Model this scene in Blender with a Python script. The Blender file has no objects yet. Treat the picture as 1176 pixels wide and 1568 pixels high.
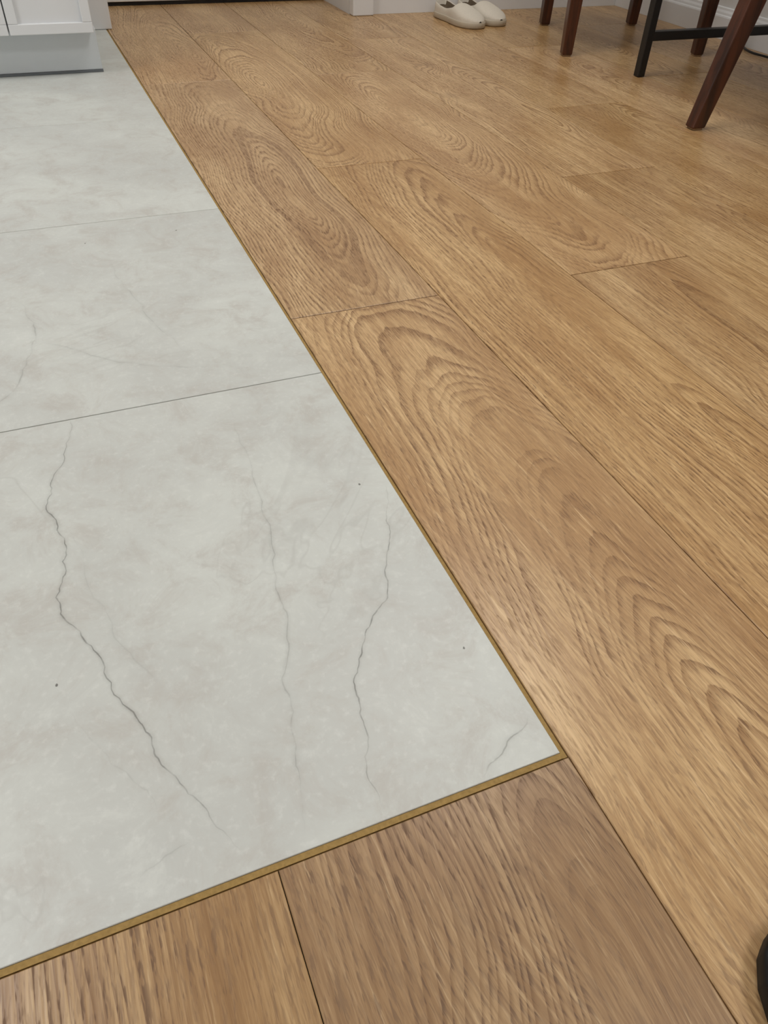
import bpy, bmesh, random
import numpy as np
from math import *
from mathutils import Vector, Matrix
random.seed(7)
scene=bpy.context.scene
scene.view_settings.view_transform='Standard'
T=0.5431; W=0.2202; L=1.22
XR=1.912; YB=2.645; XL=-2.2; YF=-2.2; H=2.5

# ------------------------------------------------------------ helpers
class N:
    def __init__(s,name):
        s.m=bpy.data.materials.new(name); s.m.use_nodes=True
        s.t=s.m.node_tree; s.b=s.t.nodes['Principled BSDF']; s.out=s.t.nodes['Material Output']
    def new(s,ty,**k):
        n=s.t.nodes.new(ty)
        for a,b in k.items(): setattr(n,a,b)
        return n
    def put(s,sock,v):
        if isinstance(v,bpy.types.NodeSocket): s.t.links.new(v,sock)
        else: sock.default_value=v
    def math(s,op,a,b=0.0,c=0.0,clamp=False):
        n=s.new('ShaderNodeMath',operation=op,use_clamp=clamp)
        s.put(n.inputs[0],a); s.put(n.inputs[1],b); s.put(n.inputs[2],c); return n.outputs[0]
    def comb(s,x,y,z=0.0):
        n=s.new('ShaderNodeCombineXYZ'); s.put(n.inputs[0],x); s.put(n.inputs[1],y); s.put(n.inputs[2],z); return n.outputs[0]
    def noise(s,vec,scale=1.0,detail=2.0,rough=0.5,dist=0.0):
        n=s.new('ShaderNodeTexNoise'); s.put(n.inputs['Vector'],vec)
        n.inputs['Scale'].default_value=scale; n.inputs['Detail'].default_value=detail
        n.inputs['Roughness'].default_value=rough; n.inputs['Distortion'].default_value=dist; return n.outputs['Fac']
    def ramp(s,f,a,b,c=0.0,d=1.0,mode='SMOOTHSTEP'):
        n=s.new('ShaderNodeMapRange',interpolation_type=mode)
        s.put(n.inputs[0],f); s.put(n.inputs[1],a); s.put(n.inputs[2],b); s.put(n.inputs[3],c); s.put(n.inputs[4],d); return n.outputs[0]
    def mix(s,f,a,b,mode='MIX'):
        n=s.new('ShaderNodeMix',data_type='RGBA',blend_type=mode)
        s.put(n.inputs[0],f); s.put(n.inputs[6],a); s.put(n.inputs[7],b); return n.outputs[2]
    def bump(s,h,strength,dist):
        n=s.new('ShaderNodeBump'); n.inputs['Strength'].default_value=strength; n.inputs['Distance'].default_value=dist
        s.put(n.inputs['Height'],h); s.t.links.new(n.outputs[0],s.b.inputs['Normal'])

def srgb(r,g,b):
    f=lambda c:(c/255/12.92) if c/255<=0.04045 else ((c/255+0.055)/1.055)**2.4
    return (f(r),f(g),f(b),1)

def simple(name,col,rough=0.5,spec=0.5,nscale=40,namt=0.08,bump=0.0,metal=0.0):
    n=N(name); tc=n.new('ShaderNodeTexCoord').outputs['Object']
    f=n.noise(tc,nscale,2)
    d=tuple(c*(1-namt) for c in col[:3])+(1,)
    e=tuple(min(1,c*(1+namt)) for c in col[:3])+(1,)
    n.put(n.b.inputs['Base Color'],n.mix(f,d,e))
    n.b.inputs['Roughness'].default_value=rough; n.b.inputs['Specular IOR Level'].default_value=spec
    n.b.inputs['Metallic'].default_value=metal
    if bump: n.bump(f,bump,0.001)
    return n.m

def obj(name,verts,faces,mat=None,parent=None,smooth=False):
    me=bpy.data.meshes.new(name); me.from_pydata([tuple(v) for v in verts],[],faces); me.update()
    o=bpy.data.objects.new(name,me); scene.collection.objects.link(o)
    if mat: me.materials.append(mat)
    if parent: o.parent=parent
    if smooth:
        for p in me.polygons: p.use_smooth=True
    return o
def empty(name):
    e=bpy.data.objects.new(name,None); scene.collection.objects.link(e); return e
def box(name,lo,hi,mat,parent=None,bevel=0.0,seg=2):
    x0,y0,z0=lo;x1,y1,z1=hi
    v=[(x0,y0,z0),(x1,y0,z0),(x1,y1,z0),(x0,y1,z0),(x0,y0,z1),(x1,y0,z1),(x1,y1,z1),(x0,y1,z1)]
    f=[(0,3,2,1),(4,5,6,7),(0,1,5,4),(1,2,6,5),(2,3,7,6),(3,0,4,7)]
    o=obj(name,v,f,mat,parent)
    if bevel:
        b=o.modifiers.new('bevel','BEVEL'); b.width=bevel; b.segments=seg; b.limit_method='ANGLE'
    return o
def join(objs,name):
    dg=bpy.context.evaluated_depsgraph_get()
    bm=bmesh.new(); mats=[]
    for o in objs:
        dg.update(); ev=o.evaluated_get(dg); me=ev.to_mesh()
        start=len(bm.faces); bm.from_mesh(me); bm.faces.ensure_lookup_table()
        m=o.data.materials[0] if o.data.materials else None
        if m not in mats: mats.append(m)
        for f in bm.faces[start:]: f.material_index=mats.index(m)
        ev.to_mesh_clear()
    me=bpy.data.meshes.new(name); bm.to_mesh(me); bm.free()
    for m in mats: me.materials.append(m)
    for o in objs: bpy.data.objects.remove(o)
    r=bpy.data.objects.new(name,me); scene.collection.objects.link(r); return r

# ------------------------------------------------------------ wood material
def wood_floor():
    n=N('oak_vinyl_plank')
    uvn=n.new('ShaderNodeUVMap'); uvn.uv_map='uv'
    sep=n.new('ShaderNodeSeparateXYZ'); n.put(sep.inputs[0],uvn.outputs[0]); u,v=sep.outputs[0],sep.outputs[1]
    at=n.new('ShaderNodeAttribute'); at.attribute_name='pid'
    sc=n.new('ShaderNodeSeparateColor'); n.put(sc.inputs[0],at.outputs['Color']); r1,r2,r3=sc.outputs
    grey=at.outputs['Alpha']
    ag=n.new('ShaderNodeAttribute'); ag.attribute_name='grain'
    sg=n.new('ShaderNodeSeparateXYZ'); n.put(sg.inputs[0],ag.outputs['Vector']); gx,gv,gs=sg.outputs
    ro=n.math('MULTIPLY',r1,57.0); ro2=n.math('MULTIPLY',r2,31.0)
    A=lambda a,b:n.math('ADD',a,b)
    M=lambda a,b:n.math('MULTIPLY',a,b)
    nx=n.noise(n.comb(M(v,2.2),ro,3.3),1,1)
    nd=n.noise(n.comb(M(v,4.0),ro2,8.1),1,1)
    cx=A(gx,M(A(nx,-0.5),0.12))
    dd=A(M(n.math('SUBTRACT',v,gv),gs),M(A(nd,-0.5),0.045))
    du=n.math('SUBTRACT',u,cx)
    rr=n.math('SQRT',A(A(M(du,du),M(dd,dd)),0.00003))
    wob=n.noise(n.comb(M(u,14),M(v,3.2),ro),1,2,0.5)
    wob2=n.noise(n.comb(M(u,120),M(v,18),ro2),1,2,0.65)
    rr=A(rr,M(A(wob,-0.5),0.024)); rr=A(rr,M(A(wob2,-0.5),0.0028))
    vo=n.new('ShaderNodeTexVoronoi',voronoi_dimensions='3D'); n.put(vo.inputs['Vector'],n.comb(M(u,5.0),M(v,2.6),ro)); vo.inputs['Scale'].default_value=1
    kn=n.ramp(vo.outputs['Distance'],0.0,0.32,1.0,0.0)
    rr=A(rr,M(kn,0.028))
    vary=n.noise(n.comb(M(rr,34),ro,ro2),1,1)
    ph=A(M(rr,160.0),M(vary,5.5))
    fr=n.math('FRACT',ph)
    line=M(n.ramp(fr,0.32,0.92),n.ramp(fr,0.92,0.98,1.0,0.0))
    lm=n.noise(n.comb(M(u,13),M(v,2.8),ro2),1,2)
    line=M(line,n.ramp(lm,0.34,0.62,0.28,1.0))
    fib=n.noise(n.comb(A(M(u,430),M(rr,140)),M(v,14),ro),1,3,0.8)
    por=n.noise(n.comb(A(M(u,700),M(rr,260)),M(v,60),ro2),1,2,0.7)
    pore=n.ramp(por,0.50,0.60)
    poreamt=M(pore,A(0.34,M(line,0.8)))
    tone=n.noise(n.comb(M(u,9),M(v,2.4),ro),1,3,0.6)
    tone2=n.noise(n.comb(M(u,60),M(v,2.6),ro2),1,2,0.5)
    c=n.mix(n.ramp(tone,0.32,0.66),srgb(180,142,96),srgb(212,178,130))
    c=n.mix(n.ramp(tone2,0.35,0.7,0,0.40),c,srgb(165,126,81))
    c=n.mix(M(line,0.64),c,srgb(130,92,55))
    c=n.mix(n.ramp(fib,0.44,0.60,0.0,0.42),c,srgb(142,103,63))
    c=n.mix(n.ramp(fib,0.28,0.43,0.55,0.0),c,srgb(229,198,152))
    c=n.mix(M(poreamt,0.70),c,srgb(108,75,44))
    c=n.mix(n.ramp(vo.outputs['Distance'],0.0,0.12,0.4,0.0),c,srgb(118,82,50))
    hs=n.new('ShaderNodeHueSaturation'); n.put(hs.inputs['Color'],c)
    n.put(hs.inputs['Value'],n.ramp(r2,0,1,0.97,1.12,'LINEAR')); n.put(hs.inputs['Saturation'],n.ramp(r1,0,1,0.96,1.04,'LINEAR'))
    c=hs.outputs[0]
    g=n.mix(1.0,c,srgb(226,222,216),'MULTIPLY')
    hs2=n.new('ShaderNodeHueSaturation'); n.put(hs2.inputs['Color'],g); hs2.inputs['Saturation'].default_value=0.93
    c=n.mix(grey,c,hs2.outputs[0])
    n.put(n.b.inputs['Base Color'],c)
    n.put(n.b.inputs['Roughness'],A(0.31,M(poreamt,0.2)))
    n.b.inputs['Specular IOR Level'].default_value=0.5
    bn=n.noise(n.comb(M(u,400),M(v,22),ro),1,1)
    n.bump(bn,0.22,0.0004)
    return n.m

def tile_mat():
    n=N('stone_look_tile')
    tc=n.new('ShaderNodeTexCoord').outputs['Object']
    at=n.new('ShaderNodeAttribute'); at.attribute_name='pid'
    sc=n.new('ShaderNodeSeparateColor'); n.put(sc.inputs[0],at.outputs['Color'])
    off=n.comb(0.0,0.0,n.math('MULTIPLY',sc.outputs[0],40.0))
    ad=n.new('ShaderNodeVectorMath',operation='ADD'); n.put(ad.inputs[0],tc); n.put(ad.inputs[1],off); p=ad.outputs[0]
    big=n.noise(p,3.5,4,0.6,0.4); med=n.noise(p,17,6,0.74,0.6); fine=n.noise(p,160,3,0.6)
    c=n.mix(n.ramp(big,0.32,0.68),srgb(199,201,196),srgb(211,214,208))
    c=n.mix(n.ramp(med,0.44,0.70,0,0.75),c,srgb(190,187,180))
    c=n.mix(n.ramp(med,0.28,0.46,0.45,0.0),c,srgb(220,223,217))
    c=n.mix(n.ramp(fine,0.5,0.8,0,0.28),c,srgb(232,234,229))
    v1=n.math('ABSOLUTE',n.math('SUBTRACT',n.noise(p,2.4,5,0.6,0.5),0.5))
    mask=n.ramp(n.noise(p,4.0,2),0.45,0.7)
    c=n.mix(n.math('MULTIPLY',n.ramp(v1,0.0,0.006,0.28,0.0),mask),c,srgb(178,178,172))
    n.put(n.b.inputs['Base Color'],c)
    n.put(n.b.inputs['Roughness'],n.ramp(big,0.2,0.8,0.38,0.48))
    n.b.inputs['Specular IOR Level'].default_value=0.45
    n.bump(fine,0.08,0.0003)
    return n.m

# ------------------------------------------------------------ floor
def slabs(name,rects,mat,zt,bev,thick=0.006,parent=None):
    vs=[];fs=[];uv=[];col=[];gr=[]
    for rec in rects:
        x0,y0,x1,y1,uc,v0,rc=rec[:7]; gg=rec[7] if len(rec)>7 else (0,0,0)
        b=len(vs)
        for (d,z) in ((0,zt-thick),(0,zt-bev),(bev,zt)):
            vs+= [(x0+d,y0+d,z),(x1-d,y0+d,z),(x1-d,y1-d,z),(x0+d,y1-d,z)]
        ff=[(b+8,b+9,b+10,b+11)]
        for l in (0,4):
            for i in range(4):
                j=(i+1)%4; ff.append((b+l+i,b+l+j,b+l+4+j,b+l+4+i))
        for f in ff:
            fs.append(f)
            for i in f: uv.append((vs[i][0]-uc,vs[i][1]-v0)); col.append(rc); gr.append(gg)
    o=obj(name,vs,fs,mat,parent)
    ul=o.data.uv_layers.new(name='uv')
    ul.data.foreach_set('uv',np.array(uv,dtype=float).ravel())
    ca=o.data.color_attributes.new('pid','FLOAT_COLOR','CORNER')
    ca.data.foreach_set('color',np.array(col,dtype=float).ravel())
    ga=o.data.attributes.new('grain','FLOAT_VECTOR','CORNER')
    ga.data.foreach_set('vector',np.array(gr,dtype=float).ravel())
    return o
g=0.0006; ge=0.0010
rects=[]
rnd=random.Random(23)
def grain():
    return (rnd.uniform(-0.09,0.09),rnd.uniform(0.2,1.0),rnd.choice((-1,1))*rnd.uniform(0.07,0.20))
x_start=0.0042
joint={0:0.682,1:1.226,2:0.678,3:1.05,4:0.25,5:0.85,6:0.45,7:1.1,8:0.7}
Y1=2.95
for k in range(0,9):
    x0=x_start+k*W; x1=min(x0+W,XR+0.012)
    if x0>=XR: break
    ytop=Y1 if x0<0.80 else YB
    j=joint[k]
    while j>YF: j-=L
    edges=[YF]; j+=L
    while j<ytop-0.02:
        if j>YF+0.02: edges.append(j)
        j+=L
    edges.append(ytop)
    for a,b in zip(edges[:-1],edges[1:]):
        rc=(rnd.random(),rnd.random(),rnd.random(),0.0); gg=grain()
        if k==0 and a<0<b: gg=(0.025,0.36,0.18); rc=(0.31,0.62,0.5,0.0)
        if k==1 and a<0.5<b: gg=(0.06,0.25,-0.10)
        if k==0 and a>0.6 and a<0.8: gg=(0.03,0.45,-0.13)
        rects.append((x0+g,a+ge,x1-g,b-ge,(x0+x0+W)/2,a,rc,gg))
g2=0.0003
for k in range(1,11):
    x1=x_start-(k-1)*W; x0=x1-W
    yt=-0.0052
    j=-0.62 if k%2 else -0.95
    edges=[yt]
    while j>YF+0.05: edges.append(j); j-=L
    edges.append(YF)
    for b,a in zip(edges[:-1],edges[1:]):
        rc=(rnd.random(),rnd.random(),rnd.random(),1.0 if k==1 else 0.6); gg=grain()
        if k==1 and b>-0.1: gg=(0.072,0.46,0.28); rc=(rc[0],0.60,rc[2],1.0)
        if k==2 and b>-0.1: gg=(0.20,0.4,0.10); rc=(0.9,0.4,rc[2],0.8)
        rects.append((max(x0,XL)+g2,a+g2,x1-g2,b-g2,(x0+x1)/2,a,rc,gg))
WOOD=wood_floor(); TILE=tile_mat()
floor=slabs('floor',rects,WOOD,0.0,0.0006)
trs=[]
for r in range(5):
    LT=1.22
    y0=r*T; y1=min((r+1)*T,YB)
    c=0; xx=0.0
    while xx>XL:
        xb=max(xx-LT,XL)
        trs.append((xb+0.0007,y0+(0.0007 if r else 0),xx-(0.0007 if c else 0),y1-0.0007,xx,y0,(rnd.random(),rnd.random(),rnd.random(),1)))
        xx=xb; c+=1
tiles=slabs('stone_tiles',trs,TILE,0.0002,0.0004,parent=floor)
sub=box('subfloor',(XL,YF,-0.05),(XR,Y1,-0.006),simple('subfloor_dark',srgb(44,36,28),0.9),floor)
CORK=simple('cork_gap_filler',srgb(160,131,80),0.85,0.2,350,0.3,0.6)
box('gap_filler_long',(0.0002,-0.0048,-0.0055),(x_start-0.0006,YB-0.05,-0.0008),CORK,floor)
box('gap_filler_short',(XL,-0.0045,-0.0055),(0.0002,-0.0002,-0.0008),CORK,floor)

# printed mineral veins of the tiles: thin tapered ribbons lying on the tile face
def vein_mat():
    n=N('mineral_vein'); at=n.new('ShaderNodeAttribute'); at.attribute_name='alpha'
    tc=n.new('ShaderNodeTexCoord').outputs['Object']
    br=n.ramp(n.noise(tc,30,3,0.6),0.38,0.6,0.25,1.0)
    n.b.inputs['Base Color'].default_value=srgb(126,125,120); n.b.inputs['Roughness'].default_value=0.5
    tr=n.new('ShaderNodeBsdfTransparent'); mx=n.new('ShaderNodeMixShader')
    n.put(mx.inputs[0],n.math('MULTIPLY',at.outputs['Fac'],br,clamp=True)); n.t.links.new(tr.outputs[0],mx.inputs[1]); n.t.links.new(n.b.outputs[0],mx.inputs[2])
    n.t.links.new(mx.outputs[0],n.out.inputs[0]); return n.m
VE=vein_mat()
vr=random.Random(5)
def rough(pts,it,amp):
    pts=[Vector(p) for p in pts]
    for _ in range(it):
        q=[pts[0]]
        for a,b in zip(pts[:-1],pts[1:]):
            d=b-a; m=(a+b)/2+Vector((-d.y,d.x))*vr.uniform(-amp,amp); q+=[m,b]
        pts=q
    return pts
vv=[];vf=[];va=[]
def ribbon(pts,w,alpha,z=0.00035):
    n=len(pts)
    for i,p in enumerate(pts):
        d=(pts[min(i+1,n-1)]-pts[max(i-1,0)]).normalized(); nr=Vector((-d.y,d.x))
        t=i/(n-1); e=min(1,t*5,(1-t)*5); ww=w*(0.55+0.45*e)*vr.uniform(0.7,1.3)
        for s,a in ((-1,0),(-0.3,alpha),(0.3,alpha),(1,0)):
            q=p+nr*ww*s; vv.append((q.x,q.y,z)); va.append(a*e)
    b=len(vv)-4*n
    for i in range(n-1):
        for k in range(3): o4=b+i*4+k; vf.append((o4,o4+1,o4+5,o4+4))
def vein(mm,w,alpha,halo=0.25,it=3):
    p=rough([(a/1000,b/1000) for a,b in mm],it,0.10)
    if halo: ribbon(p,w*5,alpha*halo,0.0003)
    ribbon(p,w,alpha,0.00042)
V1=[(-292,541),(-292,536),(-302,488),(-320,439),(-327,405),(-320,367),(-314,339),(-318,307),(-328,282),(-326,262),(-311,228),(-300,189),(-284,145),(-275,119),(-273,98),(-261,73),(-249,48),(-242,31),(-232,10)]
V2=[(-5,330),(-19,288),(-28,257),(-43,230),(-62,182),(-86,161),(-104,135),(-119,114),(-123,90),(-127,62),(-139,33),(-138,7)]
V3=[(-124,521),(-125,413),(-134,330),(-139,266),(-150,211),(-155,176),(-172,134),(-177,93),(-182,66),(-186,41),(-196,6)]
vein(V1,0.0007,0.44,0.2); vein(V2,0.0007,0.54,0.15); vein(V3,0.0006,0.15,0.5)
vein([(-63,3),(-44,13),(-18,26),(-5,36)],0.0007,0.24)
vein([(-327,162),(-312,127),(-294,93),(-281,63)],0.0008,0.08)
vein([(-299,22),(-281,30),(-265,33)],0.0008,0.08)
vein([(-380,575),(-361,604),(-330,673),(-315,733),(-320,790),(-337,850)],0.0009,0.13,0.5)
vein([(-315,733),(-255,671),(-191,625),(-120,600)],0.0009,0.08,0.5)
vein([(-202,934),(-191,843),(-167,718),(-143,640)],0.0009,0.08,0.5)
vein([(-309,374),(-291,257),(-278,201),(-250,150)],0.0009,0.05,0.6)
for x,y in ((-31,332),(-23.7,110),(-335,190),(-85,1016),(-226,1008)):
    a=vr.uniform(0,3.1); d=Vector((cos(a),sin(a)))*0.0016; c0=Vector((x/1000,y/1000))
    for z in (0.00045,0.0005): ribbon([c0-d,c0-d*.4,c0+d*.4,c0+d],0.0011,1.2,z)
vo_=obj('tile_veins',vv,vf,VE,floor)
aa=vo_.data.attributes.new('alpha','FLOAT','POINT'); aa.data.foreach_set('value',va)

# ------------------------------------------------------------ room shell
WALL=simple('wall_paint',srgb(222,221,219),0.7,0.3,60,0.02,0.05)
TRIM=simple('trim_white',srgb(228,228,228),0.4,0.5,30,0.015)
CEIL=simple('ceiling_paint',srgb(235,235,232),0.8,0.2,60,0.02)
box('wall_back_left',(XL-0.1,YB,-0.05),(-0.03,YB+0.1,H),WALL)
box('wall_back_right',(0.815,YB,-0.05),(XR+0.1,Y1+0.05,H),WALL)
box('wall_back_return',(-0.13,YB+0.1,-0.05),(-0.0,Y1+0.05,H),WALL)
box('wall_back_lintel',(0.0,YB,2.06),(0.815,Y1+0.05,H),WALL)
box('wall_back_closure',(-0.13,Y1+0.05,-0.05),(XR+0.1,Y1+0.12,H),WALL)
box('wall_right',(XR,YF-0.1,-0.05),(XR+0.1,YB,H),WALL)
box('wall_left',(XL-0.1,YF-0.1,-0.05),(XL,YB,H),WALL)
box('wall_front',(XL,YF-0.1,-0.05),(XR,YF,H),WALL)
box('ceiling',(XL-0.1,YF-0.1,H),(XR+0.1,Y1+0.12,H+0.08),CEIL)
def prism_y(name,prof,y0,y1,mat):
    n=len(prof); v=[(a,y0,b) for a,b in prof]+[(a,y1,b) for a,b in prof]
    f=[(i,(i+1)%n,n+(i+1)%n,n+i) for i in range(n)]+[tuple(range(n-1,-1,-1)),tuple(range(n,2*n))]
    return obj(name,v,f,mat)
def prism_x(name,prof,x0,x1,mat):
    n=len(prof); v=[(x0,a,b) for a,b in prof]+[(x1,a,b) for a,b in prof]
    f=[(i,(i+1)%n,n+(i+1)%n,n+i) for i in range(n)]+[tuple(range(n-1,-1,-1)),tuple(range(n,2*n))]
    return obj(name,v,f,mat)
def bbprof(s,w0):
    pr=[(0,0),(0.016,0),(0.016,0.058),(0.0145,0.062),(0.011,0.064),(0.010,0.070),(0.0065,0.076),(0.0055,0.082),(0,0.084)]
    return [(w0-s*a,b+0.0003) for a,b in pr]
prism_y('baseboard_right',bbprof(1,XR),YF,YB-0.001,TRIM)
prism_x('baseboard_back',bbprof(1,YB),0.892,XR-0.017,TRIM)
prism_y('baseboard_left',bbprof(-1,XL),YF,-0.01,TRIM)
prism_x('baseboard_front',bbprof(-1,YF),XL+0.02,XR-0.02,TRIM)
box('trim_1',(0.815,YB-0.04,0.0004),(0.890,YB,2.12),TRIM,None,0.003)
box('trim_2',(-0.045,YB-0.10,0.0004),(0.018,YB,2.12),TRIM,None,0.003)
box('trim_3',(-0.045,YB-0.02,2.06+0.062),(0.890,YB,2.19),TRIM,None,0.003)
dy=2.905
door=empty('door_1')
DOORM=simple('door_white',srgb(232,232,230),0.35,0.5,30,0.015)
box('leaf',(0.02,dy,0.012),(0.812,dy+0.04,2.055),DOORM,door,0.002)
for z0,z1 in ((0.15,0.95),(1.08,1.92)):
    for nm,a,b in (('rail_low',(0.13,z0),(0.70,z0+0.03)),('rail_high',(0.13,z1-0.03),(0.70,z1)),('stile_l',(0.13,z0),(0.16,z1)),('stile_r',(0.67,z0),(0.70,z1))):
        box(nm,(a[0],dy-0.008,a[1]),(b[0],dy+0.001,b[1]),DOORM,door,0.003)
box('door_gap_shade',(0.02,dy+0.01,0.0005),(0.812,dy+0.03,0.012),simple('door_gap_black',srgb(25,24,24),0.6),door)  # black strip standing in for the shade in the gap under the door
box('handle',(0.72,dy-0.05,1.0),(0.78,dy,1.02),simple('door_handle_steel',srgb(150,150,150),0.3,metal=0.9),door,0.004)

# ------------------------------------------------------------ kitchen cabinet
CAB=simple('cabinet_white',srgb(228,230,232),0.3,0.5,20,0.012)
PL=simple('plinth_grey_white',srgb(214,220,224),0.22,0.6,20,0.02)
cab=empty('kitchen_cabinet')
cx1=-0.076; yfr=2.0; zb=0.094
box('carcass',(XL+0.004,yfr+0.022,zb+0.002),(cx1-0.002,YB-0.004,0.86),CAB,cab)
box('worktop',(XL+0.004,yfr-0.02,0.862),(cx1+0.02,YB-0.004,0.90),simple('worktop_grey',srgb(150,148,145),0.4),cab,0.003)
xs=[cx1,-0.266,-0.716,-1.166,-1.616,-2.066,XL+0.006]
for i in range(len(xs)-1):
    b,a=xs[i]-0.0015,xs[i+1]+0.0015
    parts=[box('p',(a,yfr+0.008,zb),(b,yfr+0.02,0.855),CAB,None)]
    fb=0.022
    for lo,hi in (((a,zb),(b,zb+fb)),((a,0.855-fb),(b,0.855)),((a,zb+fb),(a+fb,0.855-fb)),((b-fb,zb+fb),(b,0.855-fb))):
        parts.append(box('p',(lo[0],yfr,lo[1]),(hi[0],yfr+0.009,hi[1]),CAB,None,0.0015))
    d=join(parts,'cabinet_door'); d.parent=cab
box('plinth',(XL+0.004,2.05,0.006),(cx1+0.006,2.066,zb),PL,cab,0.001)
box('plinth_return',(cx1-0.010,2.066,0.006),(cx1+0.006,2.52,zb),PL,cab,0.001)
box('plinth_seal',(XL+0.004,2.047,0.0006),(cx1+0.007,2.064,0.0058),simple('plinth_seal_grey',srgb(105,110,114),0.5),cab)

# ------------------------------------------------------------ chairs
def chair_wood():
    n=N('walnut_lacquer'); tc=n.new('ShaderNodeTexCoord').outputs['Object']
    mp=n.new('ShaderNodeMapping'); mp.inputs['Scale'].default_value=(60,60,5); n.put(mp.inputs[0],tc)
    f=n.noise(mp.outputs[0],1,4,0.6,0.5)
    n.put(n.b.inputs['Base Color'],n.mix(n.ramp(f,0.3,0.7),srgb(48,24,14),srgb(86,46,27)))
    n.b.inputs['Roughness'].default_value=0.33; return n.m
CW=chair_wood()
SEAT=simple('chair_seat_fabric',srgb(120,104,88),0.9,0.2,300,0.2,0.4)
PAD=simple('felt_pad',srgb(150,120,90),0.9,0.1)
def stick(name,pts,mat,parent,bev=0.003):
    v=[];f=[]
    for c,a,b in pts:
        c=Vector(c); v+=[(c.x-a,c.y-b,c.z),(c.x+a,c.y-b,c.z),(c.x+a,c.y+b,c.z),(c.x-a,c.y+b,c.z)]
    for i in range(len(pts)-1):
        for k in range(4):
            j=(k+1)%4; f.append((i*4+k,i*4+j,i*4+4+j,i*4+4+k))
    f.append((3,2,1,0)); e=4*(len(pts)-1); f.append((e,e+1,e+2,e+3))
    o=obj(name,v,f,mat,parent)
    m=o.modifiers.new('b','BEVEL'); m.width=bev; m.segments=2; m.limit_method='ANGLE'; m.angle_limit=0.7
    return o
def chair(name,fl,fr,bl,br,splay_b):
    fl,fr,bl,br=[Vector((a[0],a[1],0)) for a in (fl,fr,bl,br)]
    c=(fl+fr+bl+br)/4
    fwd=((fl+fr)-(bl+br)).normalized()
    e=empty(name); e.location=c
    ang=atan2(fwd.y,fwd.x); e.rotation_euler=(0,0,ang)
    Rm=Matrix.Rotation(-ang,3,'Z')
    loc=lambda p:Rm@(p-c)
    FL,FR,BL,BR=map(loc,(fl,fr,bl,br))
    for nm,p in (('leg_front_1',FL),('leg_front_2',FR)):
        stick(nm,[((p.x,p.y,0.004),0.015,0.015),((p.x,p.y,0.30),0.0205,0.0205),((p.x,p.y,0.435),0.022,0.022)],CW,e)
    for nm,p in (('leg_back_1',BL),('leg_back_2',BR)):
        s=splay_b
        stick(nm,[((p.x,p.y,0.004),0.017,0.015),((p.x+s*0.62,p.y,0.24),0.0215,0.018),((p.x+s,p.y,0.43),0.025,0.02),((p.x+s*0.9,p.y,0.52),0.024,0.019),((p.x+s-0.09,p.y,0.92),0.014,0.014)],CW,e)
    for i,p in enumerate((FL,FR,BL,BR)):
        box('glide_%d'%(i+1),(p.x-0.012,p.y-0.012,0.0008),(p.x+0.012,p.y+0.012,0.0045),PAD,e)
    s=splay_b
    def rail(nm,a,b,z0,z1,t):
        a=Vector(a);b=Vector(b);d=(b-a).normalized();nrm=Vector((-d.y,d.x,0))*t
        v=[a-nrm,b-nrm,b+nrm,a+nrm]
        vv=[(q.x,q.y,z0) for q in v]+[(q.x,q.y,z1) for q in v]
        o=obj(nm,vv,[(0,3,2,1),(4,5,6,7),(0,1,5,4),(1,2,6,5),(2,3,7,6),(3,0,4,7)],CW,e)
        m=o.modifiers.new('b','BEVEL'); m.width=0.003; m.segments=2
    B1=BL+Vector((s,0,0));B2=BR+Vector((s,0,0))
    rail('apron_front',FL,FR,0.375,0.435,0.01); rail('apron_back',B1,B2,0.375,0.435,0.01)
    rail('apron_1',FL,B1,0.375,0.435,0.01); rail('apron_2',FR,B2,0.375,0.435,0.01)
    q=[FL+Vector((0.025,0.02*copysign(1,FL.y),0)),B1+Vector((0.03,-0.025*copysign(1,BL.y),0)),B2+Vector((0.03,-0.025*copysign(1,BR.y),0)),FR+Vector((0.025,0.02*copysign(1,FR.y),0))]
    vv=[(p.x,p.y,0.437) for p in q]+[(p.x,p.y,0.475) for p in q]
    o=obj('seat',vv,[(3,2,1,0),(4,5,6,7),(0,1,5,4),(1,2,6,5),(2,3,7,6),(3,0,4,7)],SEAT,e)
    bm=bmesh.new(); bm.from_mesh(o.data); bmesh.ops.recalc_face_normals(bm,faces=bm.faces); bm.to_mesh(o.data); bm.free()
    m=o.modifiers.new('b','BEVEL'); m.width=0.014; m.segments=4
    for z,hh in ((0.86,0.05),(0.62,0.035)):
        t=(z-0.52)/0.40; x=s*0.9+( -0.09+s*0.1)*t
        a=BL+Vector((x,0,0)); b=BR+Vector((x,0,0)); n=9; v=[];f=[]
        for i in range(n):
            k=i/(n-1); pt=a.lerp(b,k); bow=-0.02*sin(pi*k)
            for dz in (-hh,hh):
                for dx in (-0.008,0.008): v.append((pt.x+bow+dx,pt.y,z+dz))
        for i in range(n-1):
            o4=i*4
            f+=[(o4,o4+4,o4+6,o4+2),(o4+1,o4+3,o4+7,o4+5),(o4,o4+1,o4+5,o4+4),(o4+2,o4+6,o4+7,o4+3)]
        f+=[(0,2,3,1),(4*n-4,4*n-3,4*n-1,4*n-2)]
        obj('back_rail',v,f,CW,e)
    return e
chair('dining_chair',(1.650,1.854),(1.239,1.943),(1.730,2.297),(1.415,2.355),0.015)
chair('dining_chair',(1.56,1.245),(1.56,0.815),(1.139,1.239),(1.139,0.86),0.085)

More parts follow.
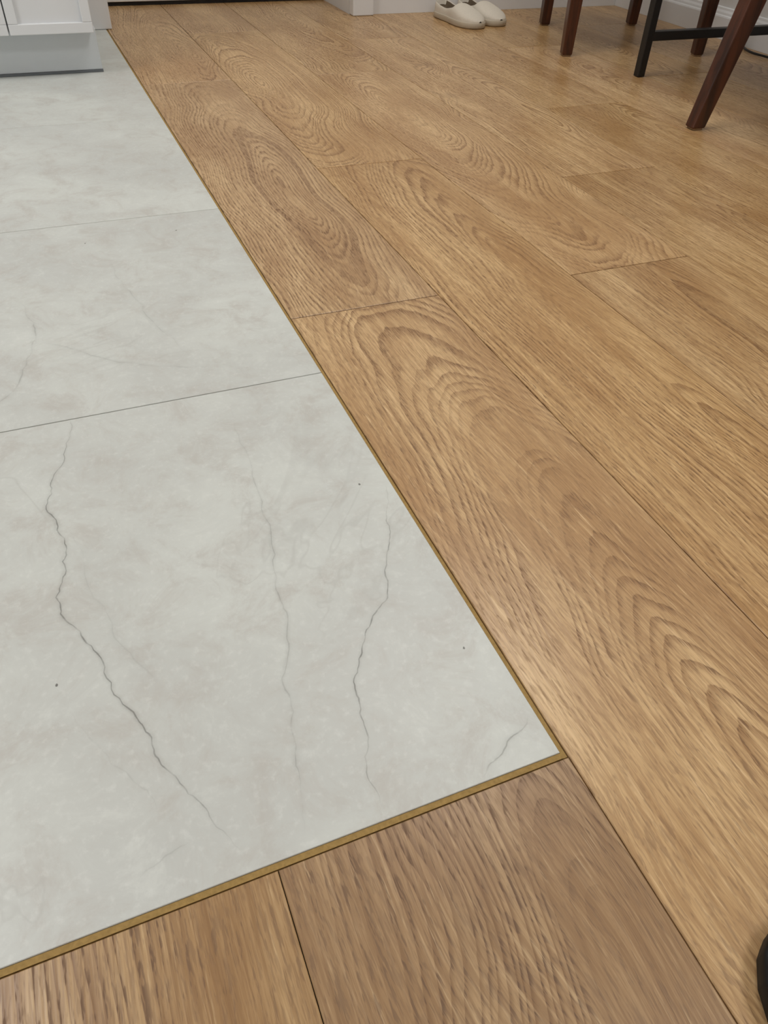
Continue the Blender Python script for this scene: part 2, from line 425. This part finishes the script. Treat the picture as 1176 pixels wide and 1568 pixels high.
# ------------------------------------------------------------ table with black metal frame
BLK=simple('black_powder_coat',srgb(22,22,24),0.38,0.5,200,0.15,0.1)
tab=empty('dining_table')
tx0,tx1,ty0,ty1=1.297,1.87,0.60,1.69; q=0.011
for i,(x,y) in enumerate(((tx0+q,ty1-q),(tx1-q,ty1-q),(tx0+q,ty0+q),(tx1-q,ty0+q))):
    box('leg_%d'%(i+1),(x-q,y-q,0.0008),(x+q,y+q,0.715),BLK,tab,0.002)
for i,y in enumerate((ty0+q,ty1-q)):
    box('stretcher_%d'%(i+1),(tx0+2*q,y-q,0.085),(tx1-2*q,y+q,0.107),BLK,tab,0.002)
    box('top_rail_%d'%(i+1),(tx0+2*q,y-q,0.692),(tx1-2*q,y+q,0.714),BLK,tab,0.002)
for i,x in enumerate((tx0+q,tx1-q)):
    box('side_rail_%d'%(i+1),(x-q,ty0+2*q,0.692),(x+q,ty1-2*q,0.714),BLK,tab,0.002)
box('table_top',(tx0-0.02,ty0-0.02,0.716),(tx1+0.02,ty1+0.02,0.742),CW,tab,0.004)

# ------------------------------------------------------------ shoes
def shoe(length,width,toe_h,col_up,col_sole,col_in,kind,e):
    UP=simple(kind+'_upper',col_up,0.75,0.3,220,0.06,0.3)
    SO=simple(kind+'_sole',col_sole,0.6,0.3,90,0.05)
    IN=simple(kind+'_lining',col_in,0.9,0.1,150,0.1)
    def hw(t):
        return np.interp(t,[0,0.03,0.10,0.25,0.45,0.62,0.75,0.86,0.94,0.98,1.0],[0.10,0.26,0.36,0.38,0.38,0.46,0.50,0.46,0.34,0.22,0.06])*width
    def cxo(t): return 0.035*width*sin(pi*t)*2
    ts=[0.5-0.5*cos(pi*i/34) for i in range(35)]
    st=0.018; v=[];f=[]
    ring=[(cxo(t)-hw(t)-0.002,t*length) for t in ts]+[(cxo(t)+hw(t)+0.002,t*length) for t in reversed(ts)]
    n=len(ring)
    for z,sx in ((0.0008,0.95),(0.004,1.0),(st-0.002,1.0),(st,0.985)):
        v+=[(x*sx,0.5*length+(y-0.5*length)*(1.0 if sx==1 else (0.99 if sx>0.96 else 0.97)),z) for x,y in ring]
    for l in range(3):
        for i in range(n):
            j=(i+1)%n; f.append((l*n+i,l*n+j,(l+1)*n+j,(l+1)*n+i))
    f.append(tuple(range(n-1,-1,-1))); f.append(tuple(range(3*n,4*n)))
    obj('sole',v,f,SO,e,True)
    def top(t): return np.interp(t,[0,0.06,0.2,0.38,0.52,0.65,0.8,0.92,1.0],[0.062,0.066,0.056,0.050,0.062,0.058,0.048,0.038,0.024])*toe_h
    v=[];f=[];mi=[]
    K=21
    for t in ts:
        w=hw(t)-0.001; zt=max(top(t),st+0.002)
        op=np.interp(t,[0.03,0.09,0.46,0.54],[0,1,1,0])
        for k in range(K):
            a=pi*k/(K-1); x=-cos(a); zz=sin(a)**0.62
            px=cxo(t)+x*w; pz=st-0.002+(zt-st)*zz
            if op>0 and abs(x)<0.82:
                drop=np.clip((0.82-abs(x))/0.10,0,1)*(1 if op>0.5 else op*2)
                pz=pz*(1-drop)+(st+0.003)*drop
            v.append((px,t*length,pz))
    for i in range(len(ts)-1):
        for k in range(K-1):
            f.append((i*K+k,i*K+k+1,(i+1)*K+k+1,(i+1)*K+k))
            tm=(ts[i]+ts[i+1])/2; x=abs(cos(pi*(k+0.5)/(K-1)))
            mi.append(1 if (0.05<tm<0.5 and x<0.80) else 0)
    o=obj('upper',v,f,UP,e,True); o.data.materials.append(IN)
    for p,m in zip(o.data.polygons,mi): p.material_index=m
    md=o.modifiers.new('s','SUBSURF'); md.levels=1; md.render_levels=2
def place_shoe(name,x,y,ang,**k):
    e=empty(name); shoe(e=e,**k); e.location=(x,y,0.0); e.rotation_euler=(0,0,radians(ang)); return e
kw=dict(length=0.250,width=0.092,toe_h=1.0,col_up=srgb(214,205,190),col_sole=srgb(190,178,158),col_in=srgb(110,96,80),kind='canvas_slip_on')
place_shoe('slip_on_shoe',1.122,2.575,187,**kw)
place_shoe('slip_on_shoe',1.222,2.60,185,**kw)
place_shoe('black_slipper',0.252,-0.280,67,length=0.25,width=0.10,toe_h=0.9,col_up=srgb(24,24,26),col_sole=srgb(18,18,18),col_in=srgb(30,28,28),kind='black_slipper')

cu=bpy.data.curves.new('power_cable','CURVE'); cu.dimensions='3D'; cu.bevel_depth=0.0032; cu.bevel_resolution=3
sp=cu.splines.new('BEZIER'); pts=[(1.890,1.93,0.0045),(1.845,1.83,0.0045),(1.85,1.77,0.0045),(1.885,1.55,0.0045),(1.88,1.2,0.0045)]
sp.bezier_points.add(len(pts)-1)
for b,p in zip(sp.bezier_points,pts): b.co=p; b.handle_left_type=b.handle_right_type='AUTO'
co=bpy.data.objects.new('power_cable',cu); scene.collection.objects.link(co); cu.materials.append(BLK)

# ------------------------------------------------------------ lights
def area(name,loc,size,power,col):
    l=bpy.data.lights.new(name,'AREA'); l.shape='SQUARE' ; l.size=size; l.energy=power; l.color=col
    o=bpy.data.objects.new(name,l); scene.collection.objects.link(o); o.location=loc
    return o
area('far_fill_light',(-1.55,0.9,2.46),0.8,26,(0.99,0.99,1.0))
area('far_fill_light',(0.9,-0.8,2.46),0.7,18,(0.99,0.99,0.98))
area('far_fill_light',(0.9,1.5,2.46),0.9,19,(1.0,0.98,0.94))  # added fill that brightens the far end, no known fixture there
w=bpy.data.worlds.new('world'); scene.world=w; w.use_nodes=True
w.node_tree.nodes['Background'].inputs[0].default_value=(0.8,0.9,1,1); w.node_tree.nodes['Background'].inputs[1].default_value=0.5

# ------------------------------------------------------------ camera
cd=bpy.data.cameras.new('camera'); cam=bpy.data.objects.new('camera',cd); scene.collection.objects.link(cam); scene.camera=cam
cd.sensor_fit='HORIZONTAL'; cd.sensor_width=36; cd.lens=36*1147.98/1176; cd.clip_start=0.01
xa=Vector((0.92468,-0.37903,0.03609)).normalized(); bk=Vector((-0.30077,-0.66904,0.67965)).normalized(); up=bk.cross(xa).normalized(); xa=up.cross(bk)
cam.matrix_world=Matrix(((xa.x,up.x,bk.x,-0.2443),(xa.y,up.y,bk.y,-0.2069),(xa.z,up.z,bk.z,0.5),(0,0,0,1)))
